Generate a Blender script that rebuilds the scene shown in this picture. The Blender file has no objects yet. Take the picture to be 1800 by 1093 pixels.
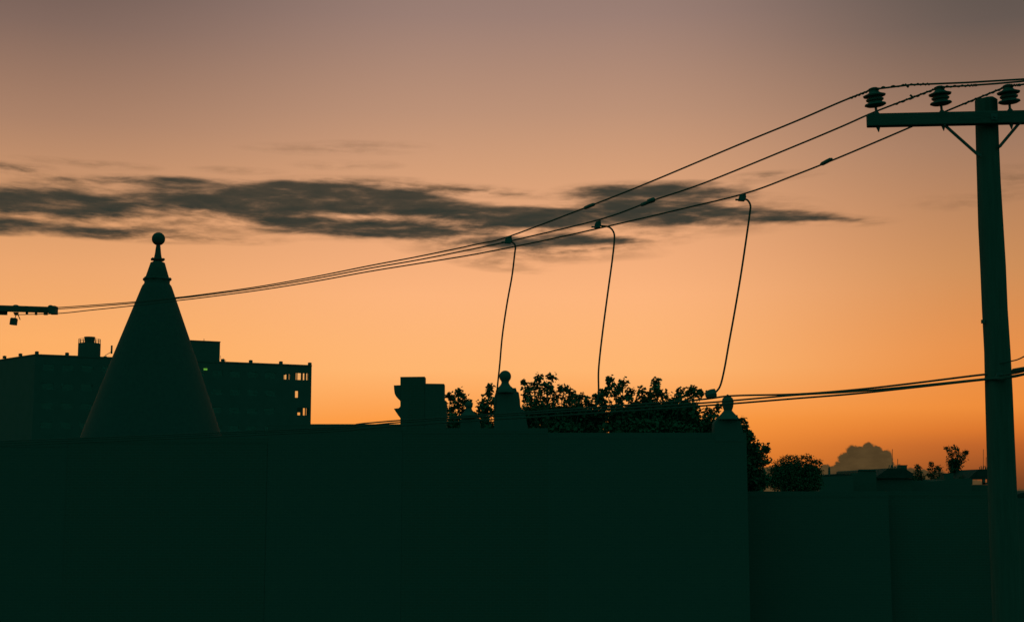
import bpy, math, random
from mathutils import Vector, Matrix

random.seed(7)
scene = bpy.context.scene
col = scene.collection
R = math.radians

# ------------------------------------------------------------------ camera
CAM = Vector((0.0, 0.0, 7.0))
PITCH = R(7.2)
FPX = 2500.0                      # 50 mm lens on 36 mm film, 1800 px wide
cd = bpy.data.cameras.new('camera')
cd.lens = 50.0; cd.sensor_width = 36.0; cd.sensor_fit = 'HORIZONTAL'
cd.clip_start = 0.1; cd.clip_end = 20000
cam = bpy.data.objects.new('camera', cd); col.objects.link(cam)
cam.location = CAM
cam.rotation_euler = (R(90) + PITCH, 0, 0)
scene.camera = cam

vs = scene.view_settings
vs.view_transform = 'Standard'; vs.look = 'None'; vs.exposure = 0; vs.gamma = 1
vs.use_curve_mapping = False


def ray(px, py):
    dx = (px - 900.0) / FPX
    up = (546.5 - py) / FPX
    return Vector((dx, math.cos(PITCH) - up * math.sin(PITCH), math.sin(PITCH) + up * math.cos(PITCH)))


def U(px, py, Y):
    """point of the place seen at photo pixel (px, py), Y metres away"""
    d = ray(px, py)
    return CAM + d * (Y / d.y)


def azel(px, py):
    d = ray(px, py).normalized()
    return math.degrees(math.atan2(d.x, d.y)), math.degrees(math.asin(d.z))


def lin(r, g, b):
    def f(c):
        c /= 255.0
        return c / 12.92 if c <= 0.04045 else ((c + 0.055) / 1.055) ** 2.4
    return (f(r), f(g), f(b), 1.0)


# ------------------------------------------------------------------ dusk sky (world)
world = bpy.data.worlds.new('World'); scene.world = world
world.use_nodes = True
NT = world.node_tree; NT.nodes.clear()


class S:
    """a float socket with arithmetic"""
    def __init__(s, sock): s.k = sock
    def __add__(a, b): return M('ADD', a, b)
    def __radd__(a, b): return M('ADD', b, a)
    def __sub__(a, b): return M('SUBTRACT', a, b)
    def __rsub__(a, b): return M('SUBTRACT', b, a)
    def __mul__(a, b): return M('MULTIPLY', a, b)
    def __rmul__(a, b): return M('MULTIPLY', b, a)
    def __truediv__(a, b): return M('DIVIDE', a, b)


def M(op, *args):
    n = NT.nodes.new('ShaderNodeMath'); n.operation = op
    for i, a in enumerate(args):
        if isinstance(a, S): NT.links.new(a.k, n.inputs[i])
        else: n.inputs[i].default_value = a
    return S(n.outputs[0])


def smooth(x, lo, hi, t0=0.0, t1=1.0):
    n = NT.nodes.new('ShaderNodeMapRange'); n.interpolation_type = 'SMOOTHSTEP'; n.clamp = True
    NT.links.new(x.k, n.inputs['Value'])
    n.inputs['From Min'].default_value = lo; n.inputs['From Max'].default_value = hi
    n.inputs['To Min'].default_value = t0; n.inputs['To Max'].default_value = t1
    return S(n.outputs['Result'])


def noise(x, y, z, scale=1.0, detail=4.0, rough=0.55):
    c = NT.nodes.new('ShaderNodeCombineXYZ')
    for i, a in enumerate((x, y, z)):
        if isinstance(a, S): NT.links.new(a.k, c.inputs[i])
        else: c.inputs[i].default_value = a
    n = NT.nodes.new('ShaderNodeTexNoise'); n.inputs['Scale'].default_value = scale
    n.inputs['Detail'].default_value = detail; n.inputs['Roughness'].default_value = rough
    NT.links.new(c.outputs[0], n.inputs['Vector'])
    return S(n.outputs[0])


def ramp(x, stops):
    n = NT.nodes.new('ShaderNodeValToRGB'); n.color_ramp.interpolation = 'B_SPLINE' if False else 'CARDINAL'
    el = n.color_ramp.elements
    while len(el) > 1: el.remove(el[-1])
    for i, (p, c) in enumerate(stops):
        e = el[0] if i == 0 else el.new(p)
        e.position = p; e.color = c
    n.color_ramp.interpolation = 'EASE' if False else 'LINEAR'
    NT.links.new(x.k, n.inputs[0])
    return n.outputs[0]


def mixc(f, a, b):
    n = NT.nodes.new('ShaderNodeMix'); n.data_type = 'RGBA'; n.clamp_factor = True
    if isinstance(f, S): NT.links.new(f.k, n.inputs[0])
    else: n.inputs[0].default_value = f
    for i, c in ((6, a), (7, b)):
        if isinstance(c, tuple): n.inputs[i].default_value = c
        else: NT.links.new(c, n.inputs[i])
    return n.outputs[2]


tc = NT.nodes.new('ShaderNodeTexCoord')
sep = NT.nodes.new('ShaderNodeSeparateXYZ'); NT.links.new(tc.outputs['Generated'], sep.inputs[0])
DX, DY, DZ = (S(sep.outputs[i]) for i in range(3))
AZ = M('ARCTAN2', DX, DY) * 57.29578           # degrees right of the view axis
EL = M('ARCSINE', DZ) * 57.29578               # degrees above the horizon

# colours of the dusk glow by elevation, in three directions
ELMAX = 40.0
def stops(lst): return [(e / ELMAX, lin(*c)) for e, c in lst]
t = EL * (1.0 / ELMAX)
c_left = ramp(t, stops([(0.0, (225, 125, 55)), (2.0, (246, 155, 78)), (4.0, (254, 175, 97)), (5.7, (253, 176, 104)), (8.5, (237, 167, 110)),
                        (11.5, (206, 150, 108)), (14.2, (172, 130, 104)), (17.8, (131, 105, 94)), (19.5, (114, 94, 87)), (26.0, (88, 84, 80)), (40.0, (50, 92, 84))]))
c_mid = ramp(t, stops([(0.0, (215, 105, 40)), (1.4, (241, 137, 51)), (2.8, (253, 156, 68)), (4.83, (255, 182, 113)), (7.8, (253, 181, 125)), (9.4, (243, 174, 124)),
                       (12.8, (214, 159, 120)), (15.1, (190, 146, 119)), (18.9, (156, 127, 116)), (26.0, (106, 100, 100)), (40.0, (50, 92, 84))]))
c_right = ramp(t, stops([(0.0, (110, 62, 34)), (0.45, (130, 70, 36)), (1.75, (189, 98, 42)), (2.3, (217, 117, 45)), (3.2, (238, 140, 58)), (5.4, (231, 144, 74)), (8.5, (206, 142, 89)),
                         (13.2, (163, 123, 98)), (17.8, (103, 89, 82)), (19.0, (95, 84, 78)), (26.0, (76, 80, 78)), (40.0, (48, 90, 82))]))
sky = mixc(smooth(AZ, -19.0, -2.0), c_left, c_mid)
sky = mixc(smooth(AZ, 4.0, 20.5), sky, c_right)

# away from the afterglow the unseen sky turns an added blue-green, lighting the silhouettes
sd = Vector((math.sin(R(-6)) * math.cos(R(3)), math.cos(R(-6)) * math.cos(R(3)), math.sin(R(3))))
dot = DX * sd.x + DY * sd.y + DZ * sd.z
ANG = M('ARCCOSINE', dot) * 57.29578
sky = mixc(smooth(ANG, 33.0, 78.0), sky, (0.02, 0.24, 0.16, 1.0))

# dusk clouds: flat bars of stratus drawn out by the wind
w1 = noise(AZ * 0.16, EL * 0.5, 3.1, 1.0, 3.0, 0.55)
w2 = noise(AZ * 0.10, EL * 0.45, 9.7, 1.0, 3.0, 0.55)
CX = AZ + (w1 - 0.5) * 1.8
CY = EL + (w2 - 0.5) * 0.75
fib = noise(AZ * 0.36, EL * 2.2 + (w1 - 0.5) * 2.0, 1.0, 1.0, 6.0, 0.56)
fine = noise(AZ * 1.3, EL * 5.0 + (w1 - 0.5) * 3.0, 5.0, 1.0, 5.0, 0.6)
puff = noise(AZ * 1.7, EL * 3.2, 12.0, 1.0, 4.0, 0.55)


def ellipse(cx, cy, rx, ry, tilt, w):
    a0, e0 = azel(cx, cy)
    ax = abs(azel(cx + rx, cy)[0] - azel(cx - rx, cy)[0]) / 2
    ey = abs(azel(cx, cy + ry)[1] - azel(cx, cy - ry)[1]) / 2
    # edge of frame: rows of pixels curve slightly in elevation
    t0 = tilt - (azel(cx + 30, cy)[1] - azel(cx - 30, cy)[1]) / 60.0 / 0.0229 * 0
    x = CX - a0
    y = (CY - e0) + x * t0
    q = x * x * (1.0 / (ax * ax)) + y * y * (1.0 / (ey * ey))
    return M('MAXIMUM', 1.0 - q, 0.0) * w


CLOUDS = [  # px centre, px radii, slope (down to the right), weight
    (90, 351, 290, 27, 0.0, 1.5), (60, 399, 210, 21, 0.0, 1.25), (250, 402, 130, 9, 0.0, 0.55), (100, 378, 260, 30, 0.0, 0.45),
    (290, 323, 110, 13, 0.02, 1.1), (330, 362, 150, 18, 0.04, 0.6),
    (470, 350, 260, 32, 0.02, 1.5), (640, 350, 240, 31, 0.03, 1.5), (500, 378, 150, 26, 0.05, 0.6),
    (830, 372, 210, 26, 0.10, 1.2), (960, 386, 150, 26, 0.05, 1.0),
    (620, 404, 200, 20, 0.03, 1.1), (770, 398, 150, 20, 0.06, 0.75), (820, 422, 200, 15, 0.05, 0.85), (960, 432, 190, 19, -0.04, 1.05),
    (1150, 346, 200, 31, 0.0, 1.65), (1200, 380, 240, 25, 0.03, 1.05), (1100, 392, 150, 16, 0.0, 0.7),
    (1360, 378, 150, 15, 0.06, 0.85), (1440, 385, 130, 7, 0.05, 0.6),
    (20, 299, 75, 12, 0.0, 0.6), (160, 322, 120, 10, -0.04, 0.5), (860, 335, 120, 8, 0.05, 0.45), (1350, 313, 80, 8, -0.03, 0.4),
    (1060, 427, 130, 10, -0.06, 0.5), (560, 380, 260, 34, 0.03, 0.3), (880, 398, 230, 34, 0.05, 0.3),
]
dens = None
for c in CLOUDS:
    e = ellipse(*c)
    dens = e if dens is None else dens + e
dens = M('MINIMUM', dens, 1.45)
gate = M('MINIMUM', dens * 3.2, 1.0)
dens = dens + ((fib - 0.53) * 2.4 + (fine - 0.5) * 0.45) * gate
alpha = smooth(dens, -0.04, 1.38)
SOFT = [  # thin veils and wisps: px centre, radii, slope, opacity
    (590, 262, 190, 17, 0.0, 0.30), (600, 294, 110, 12, 0.0, 0.30), (420, 303, 90, 9, 0.0, 0.30), (205, 296, 100, 11, 0.0, 0.28), (110, 287, 120, 10, 0.05, 0.2),
    (20, 299, 90, 15, 0.0, 0.55), (150, 322, 170, 14, -0.04, 0.45), (860, 336, 160, 13, 0.05, 0.4), (1350, 314, 110, 13, -0.03, 0.42),
    (1790, 318, 80, 34, -0.06, 0.34), (1690, 352, 130, 16, 0.0, 0.25), (930, 442, 260, 26, 0.03, 0.6), (1080, 428, 170, 18, -0.05, 0.5), (880, 466, 110, 12, 0.1, 0.35),
    (200, 380, 330, 46, 0.0, 0.75), (620, 384, 330, 46, 0.03, 0.7), (900, 402, 270, 46, 0.04, 0.7), (1200, 376, 290, 46, 0.02, 0.6), (1420, 384, 150, 16, 0.05, 0.5),
    (430, 418, 110, 10, 0.0, 0.35), (240, 412, 170, 12, 0.0, 0.4), (720, 328, 260, 14, 0.02, 0.5), (1120, 332, 170, 18, 0.0, 0.5),
]
soft = None
for c in SOFT:
    e = ellipse(*c)
    soft = e if soft is None else soft + e
wisp = smooth(fib * 0.65 + fine * 0.35, 0.36, 0.64)
soft = M('MINIMUM', soft, 0.8) * wisp
shade = smooth(fib + (fine - 0.5) * 0.3, 0.3, 0.68)
c_cloud = mixc(shade, lin(68, 63, 52), lin(45, 52, 46))
sky_clear = sky
sky = mixc(soft, sky, lin(84, 66, 48))
sky = mixc(alpha * 0.96, sky, c_cloud)

# cumulus far off on the horizon, hazy
bump = (noise(AZ * 2.6, EL * 2.6, 20.0, 1.0, 4.0, 0.6) - 0.5) * 0.55 + (noise(AZ * 9.0, EL * 9.0, 22.0, 1.0, 3.0, 0.55) - 0.5) * 0.20
CUM = [(1526, 791, 13), (1514, 797, 14), (1500, 795, 13), (1541, 796, 13), (1555, 804, 14), (1487, 808, 14), (1563, 818, 10), (1520, 815, 30), (1478, 824, 15),
       (1545, 822, 26), (1500, 832, 32), (1466, 834, 17), (1452, 834, 18), (1436, 842, 18), (1580, 830, 14), (1600, 834, 12), (1620, 838, 16), (1650, 844, 18), (1697, 843, 14),
       (1350, 852, 34), (1400, 852, 36), (1560, 850, 36), (1640, 864, 32), (1715, 864, 22), (1800, 874, 17), (1840, 868, 26), (1760, 880, 18)]
sdf = None
for (cx, cy, r) in CUM:
    a0, e0 = azel(cx, cy)
    rd = abs(azel(cx, cy + r)[1] - azel(cx, cy - r)[1]) / 2
    x = AZ - a0; y = EL - e0
    q = rd - M('SQRT', x * x + y * y)
    sdf = q if sdf is None else M('MAXIMUM', sdf, q)
cum = smooth(sdf + bump * 0.6, -0.03, 0.06)
c_cum = mixc(smooth(puff, 0.35, 0.7), lin(76, 59, 35), lin(86, 67, 40))
sky = mixc(cum, sky, c_cum)

# the clouds lie only in one stretch of sky; elsewhere the clear sky is used as it is
inside = (M('LESS_THAN', M('ABSOLUTE', AZ), 27.0) * M('LESS_THAN', EL, 17.5)) * M('GREATER_THAN', EL, -2.0)
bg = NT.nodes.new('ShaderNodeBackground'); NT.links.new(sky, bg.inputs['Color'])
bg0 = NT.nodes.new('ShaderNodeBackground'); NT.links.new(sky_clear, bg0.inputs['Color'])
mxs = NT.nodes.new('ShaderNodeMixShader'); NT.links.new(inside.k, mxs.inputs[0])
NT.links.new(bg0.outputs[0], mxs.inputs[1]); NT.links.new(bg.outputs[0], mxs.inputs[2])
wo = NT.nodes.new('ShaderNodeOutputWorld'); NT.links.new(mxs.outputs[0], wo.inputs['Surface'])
try:
    world.cycles.sampling_method = 'MANUAL'; world.cycles.sample_map_resolution = 256
    scene.cycles.max_bounces = 4; scene.cycles.diffuse_bounces = 2; scene.cycles.glossy_bounces = 2
except Exception: pass

# ------------------------------------------------------------------ materials
def mat(name, c1, c2, scale=6.0, rough=0.85, bump_s=0.15, stretch=(1, 1, 1), spec=0.15, detail=6.0):
    m = bpy.data.materials.new(name); m.use_nodes = True
    t = m.node_tree; b = t.nodes['Principled BSDF']
    tcn = t.nodes.new('ShaderNodeTexCoord'); mp = t.nodes.new('ShaderNodeMapping'); mp.inputs['Scale'].default_value = stretch
    t.links.new(tcn.outputs['Object'], mp.inputs[0])
    n = t.nodes.new('ShaderNodeTexNoise'); n.inputs['Scale'].default_value = scale; n.inputs['Detail'].default_value = detail
    t.links.new(mp.outputs[0], n.inputs['Vector'])
    r = t.nodes.new('ShaderNodeValToRGB')
    r.color_ramp.elements[0].position = 0.3; r.color_ramp.elements[0].color = (*c1, 1)
    r.color_ramp.elements[1].position = 0.7; r.color_ramp.elements[1].color = (*c2, 1)
    t.links.new(n.outputs[0], r.inputs[0]); t.links.new(r.outputs[0], b.inputs['Base Color'])
    b.inputs['Roughness'].default_value = rough
    b.inputs['Specular IOR Level'].default_value = spec
    if bump_s:
        bp = t.nodes.new('ShaderNodeBump'); bp.inputs['Strength'].default_value = bump_s; bp.inputs['Distance'].default_value = 0.02
        t.links.new(n.outputs[0], bp.inputs['Height']); t.links.new(bp.outputs[0], b.inputs['Normal'])
    return m


def brick_mat(name, c1, c2, mortar):
    m = bpy.data.materials.new(name); m.use_nodes = True
    t = m.node_tree; b = t.nodes['Principled BSDF']
    tcn = t.nodes.new('ShaderNodeTexCoord'); mp = t.nodes.new('ShaderNodeMapping')
    mp.inputs['Rotation'].default_value = (R(90), 0, 0)
    t.links.new(tcn.outputs['Object'], mp.inputs[0])
    k = t.nodes.new('ShaderNodeTexBrick')
    k.inputs['Color1'].default_value = (*c1, 1); k.inputs['Color2'].default_value = (*c2, 1); k.inputs['Mortar'].default_value = (*mortar, 1)
    k.inputs['Scale'].default_value = 1.0; k.inputs['Brick Width'].default_value = 0.22; k.inputs['Row Height'].default_value = 0.075
    k.inputs['Mortar Size'].default_value = 0.008
    t.links.new(mp.outputs[0], k.inputs['Vector']); t.links.new(k.outputs[0], b.inputs['Base Color'])
    b.inputs['Roughness'].default_value = 0.9; b.inputs['Specular IOR Level'].default_value = 0.1
    return m


MT = {
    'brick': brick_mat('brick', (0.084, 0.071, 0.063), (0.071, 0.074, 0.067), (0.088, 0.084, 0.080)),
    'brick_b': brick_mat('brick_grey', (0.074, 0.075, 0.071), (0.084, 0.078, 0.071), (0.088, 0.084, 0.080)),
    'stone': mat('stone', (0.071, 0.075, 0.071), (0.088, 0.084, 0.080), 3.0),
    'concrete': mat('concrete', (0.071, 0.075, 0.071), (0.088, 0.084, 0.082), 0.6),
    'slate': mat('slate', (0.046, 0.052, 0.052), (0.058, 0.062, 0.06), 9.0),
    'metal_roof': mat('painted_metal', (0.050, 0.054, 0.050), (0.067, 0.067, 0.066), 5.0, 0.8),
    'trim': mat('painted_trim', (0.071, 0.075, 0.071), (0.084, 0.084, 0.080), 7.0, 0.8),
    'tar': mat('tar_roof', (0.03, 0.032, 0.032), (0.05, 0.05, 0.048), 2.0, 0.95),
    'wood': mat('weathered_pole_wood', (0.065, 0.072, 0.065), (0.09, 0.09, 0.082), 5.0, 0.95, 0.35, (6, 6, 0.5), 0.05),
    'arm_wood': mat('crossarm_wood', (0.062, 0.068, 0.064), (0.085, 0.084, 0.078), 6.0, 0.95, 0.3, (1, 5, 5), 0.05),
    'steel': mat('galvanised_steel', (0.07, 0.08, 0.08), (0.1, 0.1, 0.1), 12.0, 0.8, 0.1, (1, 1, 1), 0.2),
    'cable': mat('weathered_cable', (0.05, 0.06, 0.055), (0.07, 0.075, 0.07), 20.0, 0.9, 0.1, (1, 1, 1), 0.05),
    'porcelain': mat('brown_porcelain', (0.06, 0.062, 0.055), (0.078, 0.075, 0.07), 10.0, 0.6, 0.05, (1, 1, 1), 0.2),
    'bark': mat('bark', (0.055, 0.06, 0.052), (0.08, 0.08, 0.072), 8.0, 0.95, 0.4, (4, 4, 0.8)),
    'leaf': mat('leaf', (0.048, 0.078, 0.05), (0.06, 0.096, 0.062), 2.0, 0.9, 0, (1, 1, 1), 0.05),
    'leaf_b': mat('leaf_dark', (0.045, 0.074, 0.048), (0.056, 0.09, 0.058), 2.0, 0.9, 0, (1, 1, 1), 0.05),
    'ground': mat('dry_ground', (0.04, 0.05, 0.035), (0.07, 0.075, 0.05), 0.4, 0.95),
    'asphalt': mat('asphalt', (0.04, 0.042, 0.042), (0.06, 0.06, 0.058), 4.0, 0.95),
    'paving': mat('paving', (0.12, 0.12, 0.115), (0.17, 0.165, 0.155), 3.0, 0.95),
    'dark': mat('dark_room', (0.02, 0.022, 0.02), (0.03, 0.03, 0.03), 2.0, 0.95),
    'blind': mat('window_blind', (0.066, 0.07, 0.066), (0.074, 0.075, 0.072), 2.0, 0.95),
}


def glass_mat():
    m = bpy.data.materials.new('window_glass'); m.use_nodes = True
    t = m.node_tree; t.nodes.clear()
    o = t.nodes.new('ShaderNodeOutputMaterial'); mx = t.nodes.new('ShaderNodeMixShader')
    tr = t.nodes.new('ShaderNodeBsdfTransparent'); tr.inputs[0].default_value = (0.93, 0.95, 0.93, 1)
    gl = t.nodes.new('ShaderNodeBsdfGlossy'); gl.inputs['Roughness'].default_value = 0.03
    n = t.nodes.new('ShaderNodeTexNoise'); n.inputs['Scale'].default_value = 1.5
    mr = t.nodes.new('ShaderNodeMapRange'); mr.inputs['To Min'].default_value = 0.012; mr.inputs['To Max'].default_value = 0.022
    t.links.new(n.outputs[0], mr.inputs[0]); t.links.new(mr.outputs[0], mx.inputs[0])
    t.links.new(tr.outputs[0], mx.inputs[1]); t.links.new(gl.outputs[0], mx.inputs[2]); t.links.new(mx.outputs[0], o.inputs[0])
    return m


MT['glass'] = glass_mat()


def lamp_mat():
    m = bpy.data.materials.new('green_lamp_lens'); m.use_nodes = True
    b = m.node_tree.nodes['Principled BSDF']
    n = m.node_tree.nodes.new('ShaderNodeTexNoise'); n.inputs['Scale'].default_value = 6
    r = m.node_tree.nodes.new('ShaderNodeValToRGB')
    r.color_ramp.elements[0].color = lin(70, 150, 40); r.color_ramp.elements[1].color = lin(150, 215, 80)
    m.node_tree.links.new(n.outputs[0], r.inputs[0]); m.node_tree.links.new(r.outputs[0], b.inputs['Emission Color'])
    b.inputs['Base Color'].default_value = (0.1, 0.3, 0.05, 1); b.inputs['Emission Strength'].default_value = 0.6
    return m


MT['green'] = lamp_mat()

# ------------------------------------------------------------------ mesh helpers
class MB:
    def __init__(s): s.v = []; s.f = []
    def add(s, vs, fs):
        o = len(s.v); s.v += [tuple(v) for v in vs]; s.f += [tuple(i + o for i in f) for f in fs]; return s
    def box(s, x0, x1, y0, y1, z0, z1):
        return s.add([(x0, y0, z0), (x1, y0, z0), (x1, y1, z0), (x0, y1, z0), (x0, y0, z1), (x1, y0, z1), (x1, y1, z1), (x0, y1, z1)],
                     [(0, 3, 2, 1), (4, 5, 6, 7), (0, 1, 5, 4), (1, 2, 6, 5), (2, 3, 7, 6), (3, 0, 4, 7)])
    def tube(s, pts, rad, n=8, cap=True):
        pts = [Vector(p) for p in pts]
        rs = rad if isinstance(rad, (list, tuple)) else [rad] * len(pts)
        vs = []; fs = []
        ref = None
        for i, p in enumerate(pts):
            a = pts[max(0, i - 1)]; b = pts[min(len(pts) - 1, i + 1)]
            d = (b - a).normalized()
            if ref is None:
                ref = d.orthogonal().normalized()
            else:
                ref = (ref - d * ref.dot(d)).normalized()
            bi = d.cross(ref)
            for k in range(n):
                an = 2 * math.pi * k / n
                vs.append(p + (ref * math.cos(an) + bi * math.sin(an)) * rs[i])
        for i in range(len(pts) - 1):
            for k in range(n):
                fs.append((i * n + k, i * n + (k + 1) % n, (i + 1) * n + (k + 1) % n, (i + 1) * n + k))
        if cap:
            fs.append(tuple(reversed(range(n)))); m = (len(pts) - 1) * n
            fs.append(tuple(m + k for k in range(n)))
        return s.add(vs, fs)
    def lathe(s, prof, c=(0, 0, 0), n=20, axis=None):
        """prof: (radius, height) bottom to top"""
        vs = []; fs = []
        rot = Matrix.Identity(3) if axis is None else Vector((0, 0, 1)).rotation_difference(Vector(axis)).to_matrix()
        c = Vector(c)
        for (r, h) in prof:
            for k in range(n):
                an = 2 * math.pi * (k + 0.5) / n
                vs.append(c + rot @ Vector((r * math.cos(an), r * math.sin(an), h)))
        for i in range(len(prof) - 1):
            for k in range(n):
                fs.append((i * n + k, i * n + (k + 1) % n, (i + 1) * n + (k + 1) % n, (i + 1) * n + k))
        fs.append(tuple(reversed(range(n)))); m = (len(prof) - 1) * n
        fs.append(tuple(m + k for k in range(n)))
        return s.add(vs, fs)
    def ball(s, c, r, n=20, squash=1.0):
        prof = [(r * math.cos(a), r * squash * math.sin(a)) for a in [math.pi * (i / 12 - 0.5) * 0.98 for i in range(13)]]
        return s.lathe(prof, c, n)
    def prism(s, poly, y0, y1):
        """poly of (x, z), extruded from y0 to y1"""
        n = len(poly)
        vs = [(x, y0, z) for x, z in poly] + [(x, y1, z) for x, z in poly]
        fs = [tuple(range(n)), tuple(reversed(range(n, 2 * n)))]
        fs += [(i, i + n, (i + 1) % n + n, (i + 1) % n) for i in range(n)]
        return s.add(vs, fs)
    def prism_z(s, poly, z0, z1):
        n = len(poly)
        vs = [(x, y, z0) for x, y in poly] + [(x, y, z1) for x, y in poly]
        fs = [tuple(reversed(range(n))), tuple(range(n, 2 * n))]
        fs += [(i, (i + 1) % n, (i + 1) % n + n, i + n) for i in range(n)]
        return s.add(vs, fs)
    def wall(s, x0, x1, z0, z1, y0, y1, openings):
        """wall slab with real openings (ox0, ox1, oz0, oz1)"""
        xs = sorted({x0, x1, *[o[0] for o in openings], *[o[1] for o in openings]})
        zs = sorted({z0, z1, *[o[2] for o in openings], *[o[3] for o in openings]})
        for j in range(len(zs) - 1):
            run = None
            for i in range(len(xs) - 1):
                cx = (xs[i] + xs[i + 1]) / 2; cz = (zs[j] + zs[j + 1]) / 2
                hole = any(o[0] < cx < o[1] and o[2] < cz < o[3] for o in openings)
                if not hole and run is None: run = xs[i]
                if run is not None and (hole or i == len(xs) - 2):
                    s.box(run, xs[i] if hole else xs[i + 1], y0, y1, zs[j], zs[j + 1]); run = None
        return s
    def mesh(s, name, m, smooth=False):
        me = bpy.data.meshes.new(name); me.from_pydata(s.v, [], s.f); me.materials.append(m); me.update()
        if smooth:
            me.polygons.foreach_set('use_smooth', [True] * len(me.polygons))
            try: me.set_sharp_from_angle(angle=R(40))
            except Exception: pass
        return me
    def build(s, name, m, parent=None, smooth=False, loc=None):
        return link(name, s.mesh(name, m, smooth), parent, loc)


def link(name, me, parent=None, loc=None, rz=0.0):
    o = bpy.data.objects.new(name, me); col.objects.link(o)
    if parent is not None: o.parent = parent
    if loc is not None: o.location = loc
    if rz: o.rotation_euler.z = rz
    return o


def tag(o, label=None, cat=None, group=None, kind=None):
    if label: o['label'] = label
    if cat: o['category'] = cat
    if group: o['group'] = group
    if kind: o['kind'] = kind
    return o


def empty(name, loc=(0, 0, 0), rz=0.0):
    o = bpy.data.objects.new(name, None); col.objects.link(o); o.empty_display_size = 0.2
    o.location = loc; o.rotation_euler.z = rz
    return o


# children of an Empty at loc are built in local coordinates: shift world points
def L(root, p): return Vector(p) - root.location


def spline(pts, n=8):
    """Catmull-Rom through the points"""
    pts = [Vector(p) for p in pts]; out = []
    for i in range(len(pts) - 1):
        p0 = pts[max(0, i - 1)]; p1 = pts[i]; p2 = pts[i + 1]; p3 = pts[min(len(pts) - 1, i + 2)]
        for k in range(n):
            u = k / n
            out.append(0.5 * ((2 * p1) + (p2 - p0) * u + (2 * p0 - 5 * p1 + 4 * p2 - p3) * u * u + (3 * p1 - p0 - 3 * p2 + p3) * u ** 3))
    out.append(pts[-1]); return out


# ------------------------------------------------------------------ ground and street
g = MB().add([(-6000, -6000, 0), (6000, -6000, 0), (6000, 6000, 0), (-6000, 6000, 0)], [(0, 1, 2, 3)])
tag(g.build('ground', MT['ground']), kind='structure')
g = MB().add([(-300, 25, 0.004), (300, 25, 0.004), (300, 34, 0.004), (-300, 34, 0.004)], [(0, 1, 2, 3)])
tag(g.build('road', MT['asphalt']), kind='structure')
tag(MB().box(-300, 300, 34, 38.4, -0.2, 0.13).build('pavement', MT['paving']), kind='structure')

# ------------------------------------------------------------------ utility pole on the right
PY = 15.6
PX = U(1733, 180, PY).x
pole = empty('utility_pole', (PX, PY, 0))
tag(pole, 'tall wooden utility pole with crossarm and three insulators at the right edge', 'utility pole', 'wooden power line poles')
ztop = U(1733, 177, PY).z
prof_pts = []; rad = []
random.seed(3)
for i in range(25):
    z = ztop * i / 24
    prof_pts.append((0.006 * math.sin(z * 1.7) + random.uniform(-0.003, 0.003), 0, z))
    rad.append(0.122 + (ztop - z) * 0.0068 + random.uniform(-0.002, 0.002) + 0.006 * math.exp(-((z - 9.75) / 0.35) ** 2))
prof_pts.append((0, 0, ztop + 0.022)); rad.append(0.085)
MB().tube(prof_pts, rad, 20).build('shaft', MT['wood'], pole, True)


def solveY(px, py, z):
    d = ray(px, py); return (z - CAM.z) / d.z * d.y


zarm = U(1733, 208.0, PY - 0.19).z
aL = U(1524, 212.5, solveY(1524, 212.5, zarm))
aC = U(1735, 208.0, PY - 0.19)
adir = (aC - aL); adir.z = 0; alen = adir.length; adir.normalize()
arz = math.atan2(adir.y, adir.x)
arm = MB()
hx, hy, hz = alen + 0.0, 0.052, 0.072
arm.box(-alen, alen, -hy, hy, -hz, hz)
armo = arm.build('crossarm', MT['arm_wood'], pole); armo.location = L(pole, aC); armo.rotation_euler = (0, 0, arz)
mod = armo.modifiers.new('bevel', 'BEVEL'); mod.width = 0.012; mod.segments = 2
# crossarm braces
for s_, px, py, qx, qy in ((-1, 1661, 222, 1721, 274), (1, 1790, 218, 1757, 258)):
    tpt = U(px, py, aC.y + (aL.y - aC.y) * (-s_ * 0.35 if s_ < 0 else -0.25) if s_ < 0 else aC.y)
    tpt = aC + adir * ((U(px, py, aC.y).x - aC.x)) ; tpt.z = zarm - hz - 0.0
    bpt = U(qx, qy, PY - 0.14)
    b = MB().tube([tpt + Vector((-0.02 * -s_, 0.0, 0.03)), bpt], 0.017, 6)
    bo = b.build('brace', MT['steel'], pole); bo.location = -pole.location
    for p in (tpt, bpt):
        k = MB().tube([p + Vector((0, -0.04, 0)), p + Vector((0, 0.03, 0))], 0.016, 6)
        k.build('bolt', MT['steel'], pole).location = -pole.location
MB().tube([(0, -0.28, zarm), (0, 0.2, zarm)], 0.014, 6).build('bolt', MT['steel'], pole)
MB().box(-0.035, 0.035, -0.258, -0.244, zarm - 0.035, zarm + 0.035).build('washer', MT['steel'], pole)

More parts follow.
